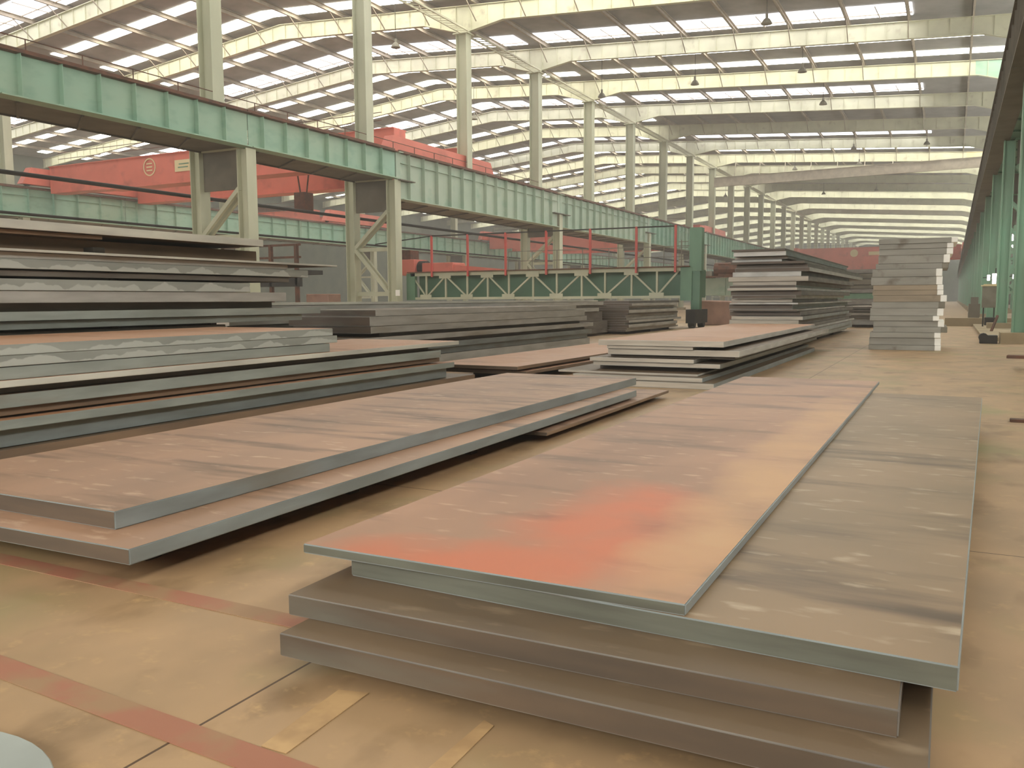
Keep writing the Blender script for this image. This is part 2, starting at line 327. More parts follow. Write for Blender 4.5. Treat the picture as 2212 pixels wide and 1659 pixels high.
for i, p in enumerate(PX):
    if p > 6: continue
    z = zb(p) + 1.17
    mb = MB().box(p - .09, p + .09, YBACK + 1, YEND - 1, z, z + .03).box(p - .09, p - .05, YBACK + 1, YEND - 1, z, z + .34).box(p - .09, p + .09, YBACK + 1, YEND - 1, z + .31, z + .34)
    o = mb.build('purlin', 'purlin', origin=(p, YBACK + 1, z))
    k = sum(1 for q in PX if q > p and q <= 6) if p > -31.4 else sum(1 for q in PX if p < q < -31.4)
    tag(o, 'long steel roof purlin, %s to the %s of the tall column row' % (ORD[sum(1 for q in PX if -31.4 < q <= p) - 1] if p > -31.4 else ORD[k], 'right' if p > -31.4 else 'left'), 'purlin', 'roof purlins running down the hall')

# ------------------------------------------------------------------ columns and crane girders
def hsec(mb, x, y, wx, wy, z0, z1, mi=0):     # H section: flanges face +-X
    mb.box(x - wx / 2, x - wx / 2 + .05, y - wy / 2, y + wy / 2, z0, z1, mi); mb.box(x + wx / 2 - .05, x + wx / 2, y - wy / 2, y + wy / 2, z0, z1, mi)
    mb.box(x - wx / 2 + .05, x + wx / 2 - .05, y - .06, y + .06, z0, z1, mi); return mb
def portal_column(xf, xr, xu, ztop, zg, upper, col, colu, lower=True, dia=None, nm='crane_column', LW=.62):
    root = empty(nm, (xr, 0, 0))
    o = Vector((-xr, 0, 0))
    def put(mb, name, m): k = mb.build(name, m, root); k.location = o; return k
    if lower:
        put(hsec(MB(), xf, 0, LW, LW, .0, zg), 'front_leg', col); put(hsec(MB(), xr, 0, LW, LW, .0, zg + .4), 'rear_leg', col)
        put(MB().box(xf - .55, xf + .55, -.55, .55, 0, .35), 'base_plate', 'dark' if False else 'concrete')
        put(MB().box(xr - .55, xr + .55, -.55, .55, 0, .35), 'base_plate', 'concrete')
        lo, hi = min(xf, xr) + .3, max(xf, xr) - .3
        if dia: put(MB().box(lo, hi, -.05, .05, dia, zg), 'diaphragm_plate', 'under')
        d0 = dia or zg
        put(MB().box(lo, hi, -.08, .08, 1.75, 2.0), 'strut', col); put(MB().box(lo, hi, -.08, .08, 4.4, 4.62), 'strut', col)
        for (a, b, za, zc) in ((lo, hi, 4.5, 1.9), (hi, lo, min(d0, 7.3), 4.6)):
            s = 1 if xf > xr else -1
            put(MB().bar((a if s > 0 else -a + lo + hi, -.2, za), (b if s > 0 else -b + lo + hi, -.2, zc), .16, .2), 'diagonal_brace', col)
            put(MB().bar((a if s > 0 else -a + lo + hi, .2, za), (b if s > 0 else -b + lo + hi, .2, zc), .16, .2), 'diagonal_brace', col)
    if upper:
        z0 = 10.0 if not lower else zg + .4
        k = put(hsec(MB(), xu, 0, .85, .7, z0, ztop), 'upper_shaft', colu)
        put(MB().box(xu - .6, xu + .6, -.5, .5, ztop - .05, ztop + .02), 'cap_plate', colu)
        if not lower: put(MB().box(xu - .7, xu + .7, -.6, .6, z0 - .25, z0 + .05), 'base_plate', colu)
        else: put(MB().box(min(xf, xr) + .2, max(xf, xr) - .2, -.2, .2, zg, zg + .42), 'shoulder_beam', col)
    return root
def place(protos, x, ns, lab, grp, cat='column'):
    for i, n in enumerate(ns):
        p = protos(n)
        if not p.get('used'): o = p; p['used'] = 1
        else: o = copy_tree(p)
        o.location = (x, 44.6 + 23.6 * n if x < -60 else YN(n) + (1.8 if x > 0 else -.9 if n == -1 else 0), 0)
        tag(o, lab(i, n), cat, grp)
ZT = zb(-31.4) - .77
pa = portal_column(-29.4, -32.4, -31.4, ZT, 8.5, True, 'olive', 'olive', dia=6.7)
pb = portal_column(-29.4, -32.4, -31.4, ZT, 0, True, 'olive', 'olive', lower=False, nm='roof_column')
place(lambda n: pa if n <= 0 or n % 2 else pb, -32.4, list(range(-1, NF + 1)),
      lambda i, n: ['tall grey-green column just outside the left edge', 'grey-green two-legged column with upper shaft at the upper left', 'grey-green two-legged column beside left end of the green truss bridge',
                    'slim grey-green roof column standing on the green girder, nearest of these'][i] if i < 4 else
      ('grey-green column on two legs, %s column down the tall row' % ORD[i - 1] if n % 2 else 'grey-green roof column on girder, %s column down the tall row' % ORD[i - 1]),
      'tall columns between the two bays')
q1 = portal_column(1.98, 5.0, 4.6, zb(4.3) - .1, 8.3, True, 'rcol', 'rcol', dia=7.2, LW=.45)
RIGHT_ROW = 1
place(lambda n: q1, 5.0, list(range(-1, NF + 1)), lambda i, n: 'bright green two-legged column on the right side, %s back from the camera' % ORD[i], 'green columns down the right side')
s1 = portal_column(-67.1, -70, -69, zb(-69) - .77, 8.3, True, 'olive', 'olive', dia=6.5)
place(lambda n: s1, -70, list(range(0, 13)), lambda i, n: 'distant grey-green column behind the left bay, %s down its row' % ORD[i], 'columns beyond the left bay')

def girder(xf, xb, y0, y1, z0, z1, sp, col, longi, under, nm='crane_girder', dark=None):
    """xf = face towards the right-hand bay, xb = far edge of its walkway"""
    s = 1 if xf > xb else -1
    root = empty(nm, (xf, y0, z0)); O = Vector((-xf, -y0, -z0))
    def put(mb, name, m): k = mb.build(name, m, root); k.location = O; return k
    def bx(mb, a, b, *r): return mb.box(min(a, b), max(a, b), *r)
    mb = MB(); bx(mb, xf - s * .3, xf - s * .34, y0, y1, z0 + .05, z1 - .05)
    y = y0 + sp / 2
    while y < y1: bx(mb, xf - s * .06, xf - s * .31, y - .012, y + .012, z0 + .05, z1 - .05); y += sp
    if longi: bx(mb, xf - s * .18, xf - s * .31, y0, y1, z1 - .62, z1 - .6)
    put(mb, 'web_plate', col)
    put(bx(MB(), xf, xf - s * .68, y0, y1, z1 - .05, z1), 'top_flange', 'rust' if dark is None else dark)
    put(bx(MB(), xf, xf - s * .68, y0, y1, z0, z0 + .05), 'bottom_flange', col)
    mb = bx(MB(), xf - s * .68, xb, y0, y1, z0 + .02, z0 + .06)
    y = y0 + 1
    while y < y1 - 2: mb.bar((xf - s * .7, y, z0 - .02), (xb, y + 1.6, z0 - .02), .1, .08); y += 1.6 * 1.6
    put(mb, 'underside_panel', under)
    mb = bx(MB(), xb, xb + s * .06, y0, y1, z0 - .05, z0 + .7); put(mb, 'rear_beam', under)
    put(bx(MB(), xf - s * .26, xf - s * .4, y0, y1, z1, z1 + .16), 'crane_rail', 'rust')
    return root
spans = [(-2, -1, 8.55, 'green', False), (-1, 0, 8.55, 'green', False), (0, 1, 8.55, 'green', False)] + [(n, min(n + 2, NF), 7.4, 'green_pale' if n < 5 else 'green', True) for n in range(1, NF, 2)]
for i, (a, b, z0, c, lg) in enumerate(spans):
    gp = .45 if lg else .03
    g = girder(-28.95, -32.1, YN(a) + (gp if a > 0 else .03), YN(b) - (gp if b > 1 or lg else .03), z0, 10.12, 1.57, c, lg, 'under')
    if lg:
        for yy, sg in ((YN(a), 1), (YN(b), -1)):
            y0_, y1_ = (yy + .02, yy + .45) if sg > 0 else (yy - .45, yy - .02)
            k = MB().box(-29.4, -29.2, y0_, y1_, 8.55, 10.08).box(-29.6, -28.95, y0_, y1_, 10.07, 10.12).build('bearing_stub', c, g); k.location = -Vector(g.location)
            y0_, y1_ = (yy + .05, yy + 1.6) if sg > 0 else (yy - 1.6, yy - .05)
            k = MB().box(-29.25, -28.9, y0_, y1_, 8.48, 8.54).build('bearing_shelf', 'under', g); k.location = -Vector(g.location)
    tag(g, ['green crane girder span mostly outside the left edge', 'shallow bright green crane girder span at the upper left', 'shallow bright green crane girder span between the two nearest column legs',
            'deep pale green ribbed crane girder span right of the step'][i] if i < 4 else 'deep green ribbed crane girder span, %s down the tall column row' % ORD[i], 'girder', 'crane girders on the tall column row')
for i in range(13):
    a, b = -2 + 2 * i, min(2 * i, NF)
    if i == 0: continue
    g = girder(-66.6, -69.6, YN(a) + .03, YN(b) - .03, 8.35, 10.65, 2.2, 'green', True, 'under'); tag(g, 'green crane girder behind the left bay, %s span down its row' % ORD[i - 1], 'girder', 'crane girders beyond the left bay')
for i in range(14):
    a, b = -2 + 2 * i, min(2 * i, NF)
    g = girder(1.30, 5.2, YN(a) + .03, YN(b) - .03, 8.35, 10.3, 1.6, 'under', False, 'green_deep', dark='under'); tag(g, 'dark crane girder along the right side, %s span from the camera' % ORD[i], 'girder', 'crane girders on the right side')
# lattice struts between the heads of the tall columns
mb = MB(); L_ = 10.75
for dx in (-.35, .35): mb.bar((dx, .52, 0), (dx, .52 + L_, 0), .08, .12)
k = 0
while k < 18: mb.bar((-.35, .6 + k * .59, 0), (.35, .6 + (k + 1) * .59, 0), .05, .05); k += 1
ls = None
for i, n in enumerate(range(1, 16)):
    if ls is None: ls = mb.build('lattice_strut', 'cream'); o = ls
    else: o = ls.copy(); COL.objects.link(o)
    o.location = (-31.0, YN(n), ZT + .0); tag(o, 'cream lattice strut joining tall column heads, %s along the row' % ORD[i], 'strut', 'lattice struts along the column heads')
# long pipes and tie beams beside the tall columns
for (x, z, r_, lb) in ((-33.0, 6.55, .09, 'thick dark pipe running behind the tall columns below the green girder'), (-33.1, 5.0, .06, 'thin dark pipe, lower of the two behind the tall columns')):
    o = MB().tube((x, YN(-1), z), (x, YN(14), z), r_).build('pipe', 'dark', origin=(x, YN(-1), z)); tag(o, lb, 'pipe')
# handrail on top of the near girder
root = empty('handrail', (-31.9, YN(-1), 10.15))
def put(root, mb, name, m): k = mb.build(name, m, root); k.location = -Vector(root.location); return k
put(root, MB().box(-32.1, -29.7, YN(-1), YN(3), 10.1, 10.15), 'walkway_deck', 'under')
for z in (10.7, 11.2): put(root, MB().tube((-31.0, YN(-1), z), (-31.0, YN(3), z), .022, 6), 'rail', 'rust')
y = YN(-1)
while y < YN(3): put(root, MB().tube((-31.0, y, 10.15), (-31.0, y, 11.2), .025, 6), 'post', 'rust'); y += 2.36
tag(root, 'thin rusty handrail along the top of the near green girder', 'handrail')

# ------------------------------------------------------------------ cranes
def crane(x0, x1, ya, yb, zt, zbm, belly, label, group, marks=False, wid=1.3):
    root = empty('overhead_crane', ((x0 + x1) / 2, ya, 10.3))
    def P(mb, name, m, par=root):
        k = mb.build(name, m, par); k.location = -Vector(root.location) if par is root else (0, 0, 0); return k
    gs = []
    for i, y in enumerate((ya, yb)):
        w_ = x1 - x0; o = [(x0, zt), (x1, zt), (x1, zbm), (x1 - w_ * .12, zbm), (x1 - w_ * .2, zbm - belly), (x0 + w_ * .2, zbm - belly), (x0 + w_ * .12, zbm), (x0, zbm)]
        mb = MB().prism(o, y, y + wid)
        mb.box(x0, x1, y - .12, y + wid + .12, zt, zt + .06); mb.box(x0 + w_ * .2, x1 - w_ * .2, y - .12, y + wid + .12, zbm - belly - .06, zbm - belly)
        gs.append(P(mb, 'bridge_girder', 'red'))
    for x in (x0, x1):
        lft = x < -60; zr = 10.82 if lft and x > -100 else 10.45 if x > 0 else 10.29
        cx_ = {True: x - .0 if x < -100 else -66.95, False: (1.65 if x > 0 else -29.27 if x > -31 else -31.6)}[lft]
        if -31 > x > -60: cx_ = -31.6; zr = 10.2
        y0_, y1_ = ya - 2.2, yb + wid + 2.2
        mb = MB(); mb.hexa([(cx_ - .35, y0_, zr + .15), (cx_ + .35, y0_, zr + .15), (cx_ + .35, y1_, zr + .15), (cx_ - .35, y1_, zr + .15)], [(cx_ - .35, y0_ + .8, zr + 1.5), (cx_ + .35, y0_ + .8, zr + 1.5), (cx_ + .35, y1_ - .8, zr + 1.5), (cx_ - .35, y1_ - .8, zr + 1.5)])
        e = P(mb, 'end_carriage', 'red')
        for y in (ya - 1.6, yb + wid + 1.6): P(MB().tube((cx_ - .12, y, zr + .3), (cx_ + .12, y, zr + .3), .3, 16), 'wheel', 'dark')
    xm = x0 + (x1 - x0) * .7
    P(MB().box(xm - 2, xm + 2, ya + .2, yb + wid - .2, zt + .08, zt + .5).box(xm - 1.2, xm + .4, ya + 2, yb - .5, zt + .5, zt + 1.6), 'trolley', 'rust')
    for z in (zt + .6, zt + 1.1): P(MB().tube((x0 + 1, ya + .1, z), (x1 - 1, ya + .1, z), .025, 6), 'rail', 'rust')
    if marks:
        p = aty(323, 361, ya - .02)
        ring = MB()
        for t in range(24):
            a, b = 2 * math.pi * t / 24, 2 * math.pi * (t + 1) / 24
            ring.bar((p.x + .62 * math.cos(a), ya - .03, p.z + .62 * math.sin(a)), (p.x + .62 * math.cos(b), ya - .03, p.z + .62 * math.sin(b)), .02, .09)
        for dz in (.25, 0, -.25): ring.box(p.x - .3, p.x + .3, ya - .05, ya - .01, p.z + dz - .05, p.z + dz + .05)
        P(ring, 'round_emblem', 'sign')
        p = aty(398, 357, ya - .02)
        P(MB().box(p.x - .95, p.x + .75, ya - .06, ya - .01, p.z - .42, p.z + .42), 'sign_plate', 'sign')
        P(MB().box(p.x - .5, p.x + .5, ya - .08, ya - .06, p.z + .08, p.z + .16).box(p.x - .6, p.x + .4, ya - .08, ya - .06, p.z - .16, p.z - .08), 'sign_lettering', 'green_dark')
    tag(root, label, 'crane', group)
    return root
crane(-66.3, -32.2, 46.5, 55.0, 12.45, 10.36, .05, 'red overhead crane spanning the left bay, nearest, with round emblem', 'red overhead cranes', True)
crane(-66.4, -32.3, 122, 130, 11.9, 9.6, .6, 'smaller red overhead crane farther down the left bay', 'red overhead cranes')
c = crane(-28.8, 1.15, 188, 197, 11.6, 9.1, 2.2, 'distant red overhead crane across the right bay behind the slab stacks', 'red overhead cranes')
for px, py, r_ in ((1845, 547, .75),):
    p = aty(px, py, 187.9); k = MB().tube((p.x, 187.8, p.z), (p.x, 187.95, p.z), r_, 20).build('round_emblem', 'sign', c); k.location = -Vector(c.location)
p = aty(1888, 547, 187.9); k = MB().box(p.x - 1, p.x + 1, 187.8, 187.95, p.z - .35, p.z + .35).build('sign_plate', 'sign', c); k.location = -Vector(c.location)
crane(-109, -70.4, 84, 92, 12.6, 11.0, .1, 'faint red overhead crane in the far left bay beyond the girder', 'red overhead cranes')

# ------------------------------------------------------------------ semi-gantry with truss
GY = 43.6
root = empty('semi_gantry', (-20, GY, 0))
def P(mb, name, m, par=None):
    k = mb.build(name, m, par or root); k.location = -Vector(root.location) if par is None else (0, 0, 0); return k
tx = [-29.0, -26.68, -23.85, -20.95, -18.01, -15.16, -12.63]; bx_ = [-28.03, -25.21, -22.48, -19.5, -16.66, -13.77]
ZB, ZTp = 1.66, 2.92
P(MB().box(-29.1, -11.9, GY - .1, GY + .1, ZTp, ZTp + .22), 'top_chord', 'olive'); P(MB().box(-29.1, -11.9, GY - .08, GY + .08, ZB - .14, ZB), 'bottom_chord', 'olive')
for i, b in enumerate(bx_):
    for t in (tx[i], tx[i + 1]): P(MB().bar((b, GY, ZB), (t, GY, ZTp), .09, .08, up=(0, 1, 0)), 'diagonal', 'olive')
    P(MB().box(b - .05, b + .05, GY - .05, GY + .05, ZB, ZTp), 'upright', 'olive'); P(MB().box(b - .4, b + .4, GY - .12, GY - .1, ZB - .12, ZB + .16), 'gusset_plate', 'olive')
for t in tx[1:-1]: P(MB().box(t - .05, t + .05, GY - .05, GY + .05, ZB, ZTp), 'upright', 'olive'); P(MB().box(t - .4, t + .4, GY - .12, GY - .1, ZTp - .16, ZTp + .12), 'gusset_plate', 'olive')
P(MB().box(-29.2, -11.7, GY + 1.0, GY + 1.9, 1.55, 3.0), 'box_girder', 'green_deep')
P(MB().box(-29.2, -12, GY - .35, GY + 1.0, 3.12, 3.17), 'walkway_deck', 'rust')
P(MB().box(-29.4, -28.8, GY - .1, GY + .15, 1.5, 3.1), 'end_panel', 'green_dark'); P(MB().box(-12.5, -11.9, GY - .12, GY + .15, 1.4, 3.12), 'end_panel', 'green_dark')
for x in (-27.45, -25.0, -22.53, -20.01, -17.41, -14.82, -12.72): P(MB().box(x - .055, x + .055, GY - .36, GY - .25, 2.85, 5.25), 'post', 'red_post')
P(MB().bar((-31.5, GY - .3, 4.9), (-27.4, GY - .3, 5.25), .06), 'conductor_bar', 'dark'); P(MB().bar((-27.4, GY - .3, 5.25), (-12.7, GY - .3, 5.2), .07), 'conductor_bar', 'dark')
for z in (3.7, 4.25): P(MB().bar((-23, GY + .9, z), (-12, GY + .9, z), .035), 'rail', 'grey')
for i in range(8): P(MB().bar((-23 + i * 1.55, GY + .9, 3.17), (-23 + i * 1.55, GY + .9, 4.25), .035), 'rail_post', 'grey')
P(MB().box(-12.05, -11.45, GY - .1, GY + .5, 2.9, 5.1).box(-11.6, -11.4, GY - .15, GY - .1, 2.9, 5.1), 'leg_head', 'green_dark')
P(MB().box(-11.95, -11.5, GY - .05, GY + .4, .9, 3.0), 'leg', 'green_deep')
P(MB().box(-12.0, -11.5, GY - .8, GY + 1.6, .25, .95), 'end_carriage', 'dark')
for y in (GY - .5, GY + 1.3): P(MB().tube((-11.9, y, .25), (-11.6, y, .25), .25, 14), 'wheel', 'dark')
mb = MB().bar((-12.45, GY - .15, 3.1), (-12.45, GY - .15, 4.5), .04)
for z in (3.5, 3.8, 4.1, 4.4): mb.bar((-12.6, GY - .15, z), (-12.1, GY - .15, z), .03)
P(mb, 'ladder', 'grey')
tag(root, 'green semi-gantry crane with open truss side and tall red posts', 'crane')
# red trolley on the gantry
r2 = empty('hoist_trolley', (-29, 45, 3.05))
for (nm_, mb, m) in (('winch_housing', MB().box(-31.3, -29.6, 44.7, 46.2, 3.05, 4.0), 'red'), ('hoist_frame', MB().box(-29.0, -26.8, 44.6, 46.1, 3.05, 3.75), 'red'),
                    ('cable_drum', MB().tube((-29.6, 45.3, 3.5), (-29.0, 45.3, 3.5), .42, 16), 'dark'), ('boom', MB().hexa([(-26.8, 44.7, 3.05), (-26.8, 44.9, 3.05), (-22.7, 44.9, 3.1), (-22.7, 44.7, 3.1)][::1], [(-26.8, 44.7, 3.6), (-26.8, 44.9, 3.6), (-22.7, 44.9, 3.2), (-22.7, 44.7, 3.2)]), 'red'),
                    ('cabin', MB().box(-31.1, -30.1, 45, 46, 4.0, 4.6), 'rust')):
    k = mb.build(nm_, m, r2, bevel=.03 if nm_ != 'boom' else 0); k.location = -Vector(r2.location)
tag(r2, 'red hoist trolley resting on the green semi-gantry beside the column legs', 'trolley')
# short green gantry girder behind it
r3 = empty('gantry_beam', (-15, 60, 0))
for (nm_, mb, m) in (('box_girder', MB().box(-24, -9.5, 60, 61.2, 1.7, 2.9).box(-16.0, -15.95, 59.9, 60, 1.7, 2.9).box(-14.1, -14.05, 59.9, 60, 1.7, 2.9), 'green_pale'), ('walkway_deck', MB().box(-24, -9.5, 59.4, 60, 2.95, 3.05), 'rust'),
                    ('control_cabin', MB().box(-16.3, -15.0, 60, 61.1, 2.92, 3.4), 'grey'), ('leg', MB().box(-10.3, -9.7, 60.2, 60.9, 0, 1.7), 'green_deep'), ('leg', MB().box(-23.9, -23.3, 60.2, 60.9, 0, 1.7), 'green_deep'),
                    ('motor', MB().box(-14.6, -13.2, 60.1, 61, 3.0, 3.9).tube((-14.9, 60.5, 3.5), (-13, 60.5, 3.5), .5, 12), 'rust')):
    k = mb.build(nm_, m, r3); k.location = -Vector(r3.location)
tag(r3, 'pale green box girder on legs behind the semi-gantry leg', 'gantry beam')
# dark red service platform behind the left plate stack
r4 = empty('service_platform', (-36, 38, 0))
def Q(mb, nm_, m): k = mb.build(nm_, m, r4); k.location = -Vector(r4.location)
Q(MB().box(-47, -32.9, 38, 40, 3.0, 3.25).box(-47, -32.9, 38, 38.2, 2.3, 3.0), 'deck', 'dark')
for i in range(8):
    x = -46.5 + i * 1.9; Q(MB().box(x - .09, x + .09, 38, 38.2, 0, 4.7), 'post', 'rust')
for z in (3.9, 4.6): Q(MB().box(-47, -32.9, 38.05, 38.15, z, z + .12), 'rail', 'rust')
tag(r4, 'dark red service platform with posts behind the tallest left plate stack', 'platform')

# ------------------------------------------------------------------ plates
def plate(x0, x1, y0, y1, z0, z1, label, group, top='t_dark', side='s_grey', end='e_grey', rot=0.0, name='steel_plate', cat='steel plate'):
    cx, cy = (x0 + x1) / 2, (y0 + y1) / 2; a, b, t = (x1 - x0) / 2, (y1 - y0) / 2, z1 - z0
    me = bpy.data.meshes.new(name); bm = bmesh.new()
    v = [bm.verts.new(p) for p in ((-a, -b, 0), (a, -b, 0), (a, b, 0), (-a, b, 0), (-a, -b, t), (a, -b, t), (a, b, t), (-a, b, t))]
    for q, mi in (((0, 3, 2, 1), 1), ((4, 5, 6, 7), 1), ((0, 1, 5, 4), 2), ((1, 2, 6, 5), 0), ((2, 3, 7, 6), 2), ((3, 0, 4, 7), 0)):
        f = bm.faces.new([v[i] for i in q]); f.material_index = mi
    bv = min(.005, t * .12); bmesh.ops.bevel(bm, geom=list(bm.edges), offset=bv, segments=2, affect='EDGES', material=0)
    bm.to_mesh(me); bm.free()
    for k in (side, top, end): me.materials.append(M[k])
    o = bpy.data.objects.new(name, me); COL.objects.link(o); o.location = (cx, cy, z0); o.rotation_euler = (0, 0, math.radians(rot))
    tag(o, label, cat, group); return o
def bearers(ys, x0, x1, z0, z1, where, grp, w_=.12):
    for i, y in enumerate(ys):
        o = MB().box(x0, x1, y - w_ / 2, y + w_ / 2, z0, z1).build('timber_bearer', 'wood', origin=(x0, y, z0), bevel=.006)
        tag(o, 'dark timber bearer under %s, %s one back' % (where, ORD[i]), 'timber bearer', grp)
G_ = 'plates of the stack in the right foreground'
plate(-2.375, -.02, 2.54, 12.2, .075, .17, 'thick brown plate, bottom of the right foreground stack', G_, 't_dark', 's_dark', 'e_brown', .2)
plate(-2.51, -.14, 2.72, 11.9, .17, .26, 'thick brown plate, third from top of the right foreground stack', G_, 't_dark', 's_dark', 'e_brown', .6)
o = plate(-2.40, .04, 2.97, 11.25, .26, .345, 'wide grey-brown plate sticking out right under the orange one', G_, 't_grey', 's_blue', 'e_teal', 0)
o.rotation_euler.z = math.radians(-2.0); o.location = ((.045 + .338) / 2 - 1.2, 7.12, .26)
plate(-2.61, -.82, 2.98, 12.35, .346, .39, 'thin orange-rusted plate on top of the right foreground stack', G_, 't_orange', 's_blue', 'e_teal', 0)
bearers((3.1, 5.3, 7.6, 9.9, 11.9), -2.2, -.2, 0, .075, 'the right foreground stack', 'bearers under the right foreground stack')
G_ = 'plates of the stack in the left foreground'
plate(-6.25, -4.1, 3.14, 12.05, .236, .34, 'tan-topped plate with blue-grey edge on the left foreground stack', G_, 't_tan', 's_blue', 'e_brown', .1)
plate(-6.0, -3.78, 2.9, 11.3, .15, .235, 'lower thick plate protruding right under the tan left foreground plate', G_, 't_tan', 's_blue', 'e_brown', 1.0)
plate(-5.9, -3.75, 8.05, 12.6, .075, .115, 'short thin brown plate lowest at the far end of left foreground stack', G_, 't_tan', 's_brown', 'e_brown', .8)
bearers((3.4, 5.3, 7.2), -5.8, -4.1, 0, .15, 'the left foreground stack', 'bearers under the left foreground stack')
bearers((8.6, 10.4, 12.0), -5.7, -4.0, 0, .075, 'the short plate of the left foreground stack', 'bearers under the short plate')
# middle-left stack C
sets = [  # z0 z1 yend dx top side
 (1.02, 1.12, 9.42, .00, 't_pink', 's_flake'), (.92, 1.02, 9.5, .01, 't_dark', 's_flake'), (.80, .915, 9.35, .0, 't_dark', 's_teal'), (.735, .80, 12.73, .06, 't_pink', 's_pale'),
 (.67, .735, 12.0, -.10, 't_dark', 's_dark'), (.545, .67, 12.2, .02, 't_dark', 's_teal'), (.47, .545, 12.25, -.04, 't_dark', 's_brown'), (.36, .45, 12.5, .10, 't_pink', 's_teal'),
 (.19, .36, 12.4, .0, 't_dark', 's_blue'), (.10, .185, 13.2, .10, 't_dark', 's_brown')]
for i, (z0, z1, ye, dx, t, s) in enumerate(sets):
    plate(-9.8 + .1 * random.random(), -7.6 + dx, 1.2 + .2 * random.random(), ye, z0, z1 - .003, 'long steel plate, %s from top of the middle-left stack behind the tan plate' % ORD[i], 'plates of the middle-left stack', t, s)
bearers((1.8, 4.5, 7.5, 10.5, 12.0), -9.6, -7.75, 0, .1, 'the middle-left stack', 'bearers under the middle-left stack')
# tall left stack D
sets = [(2.385, 2.50, 10.8, .1, 's_pale', 's'), (2.33, 2.383, 7.85, .02, 's_brown', 'p'), (2.155, 2.33, 11.0, -.25, 's_brown', 'g'), (2.115, 2.15, 12.72, .08, 's_pale', 'g'), (2.035, 2.115, 11.5, -.02, 's_grey', ''),
        (1.91, 2.035, 12.0, .0, 's_flake', ''), (1.82, 1.895, 11.57, -.06, 's_dark', ''), (1.645, 1.79, 10.57, .0, 's_flake', ''), (1.49, 1.643, 11.44, -.02, 's_grey', ''),
        (1.385, 1.49, 11.3, -.22, 's_dark', ''), (1.27, 1.385, 12.31, .0, 's_teal', ''), (1.16, 1.265, 11.9, -.08, 's_teal', ''), (1.03, 1.13, 10.2, -.2, 's_dark', ''), (.74, 1.02, 11.9, -.05, 's_dark', ''), (.42, .73, 11.8, -.1, 's_dark', ''), (.1, .41, 12.0, -.05, 's_dark', '')]
for i, (z0, z1, ye, dx, s, _) in enumerate(sets):
    if i == 0: z0 = 2.386
    plate(-12.5, -10.2 + dx, 1.5, ye, z0, z1 - .003, 'long steel plate, %s from top of the tallest stack at the left edge' % ORD[i], 'plates of the tall left stack', 't_dark', s, 'e_grey')
for zz, hz in ((1.79, .03), (1.895, .015), (1.13, .03), (2.15, .005)):
    for i, y in enumerate((3.0, 5.5, 8.2, 10.0)):
        o = MB().box(-12.2, -10.45, y - .06, y + .06, zz - .003, zz + hz).build('timber_bearer', 'wood', origin=(-12.2, y, zz - .003))
        tag(o, 'thin timber spacer in the tall left stack, %s gap, %s one back' % ({1.79: 'middle', 1.895: 'upper middle', 1.13: 'low', 2.15: 'top'}[zz], ORD[i]), 'timber spacer', 'spacers in the tall left stack')
bearers((2.0, 6.0, 10.0), -12.3, -10.5, 0, .1, 'the tallest left stack', 'bearers under the tall left stack')
# stack E (centre)
sets = [(1.18, 1.31, 14.04, 24.4, 0, 's_grey'), (.985, 1.178, 13.8, 25.0, 0.03, 's_grey'), (.84, .983, 13.84, 25.2, .02, 's_grey'), (.77, .84, 14.3, 24.9, -.1, 's_dark'), (.65, .768, 13.3, 25.5, .12, 's_grey'), (.57, .65, 13.7, 25.1, -.02, 's_dark'),
        (.44, .568, 13.6, 25.3, .15, 's_blue'), (.30, .44, 13.4, 25.1, .08, 's_blue'), (.10, .298, 13.5, 25.2, .12, 's_grey')]
for i, (z0, z1, ya, ye, dx, s) in enumerate(sets):
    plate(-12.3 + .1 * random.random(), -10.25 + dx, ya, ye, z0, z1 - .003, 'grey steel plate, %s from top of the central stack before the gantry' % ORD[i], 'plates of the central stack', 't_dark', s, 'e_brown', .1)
bearers((14.5, 18.5, 22.5), -12.1, -10.5, 0, .1, 'the central stack', 'bearers under the central stack')
# flat pair F
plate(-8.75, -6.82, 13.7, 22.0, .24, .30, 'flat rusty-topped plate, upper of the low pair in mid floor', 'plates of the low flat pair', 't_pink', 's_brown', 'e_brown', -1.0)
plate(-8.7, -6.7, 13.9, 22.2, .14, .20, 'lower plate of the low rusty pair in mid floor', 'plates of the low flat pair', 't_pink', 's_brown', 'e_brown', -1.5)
bearers((14.6, 17.8, 21.0), -8.3, -7.1, 0, .14, 'the low rusty pair', 'bearers under the low flat pair')
for i, y in enumerate((14.6, 17.8, 21.0)):
    o = MB().box(-8.3, -7.1, y - .05, y + .05, .2, .24).build('timber_bearer', 'wood', origin=(-8.3, y, .2)); tag(o, 'thin timber spacer between the low rusty pair, %s from the near end' % ORD[i], 'timber spacer', 'spacers in the low flat pair')
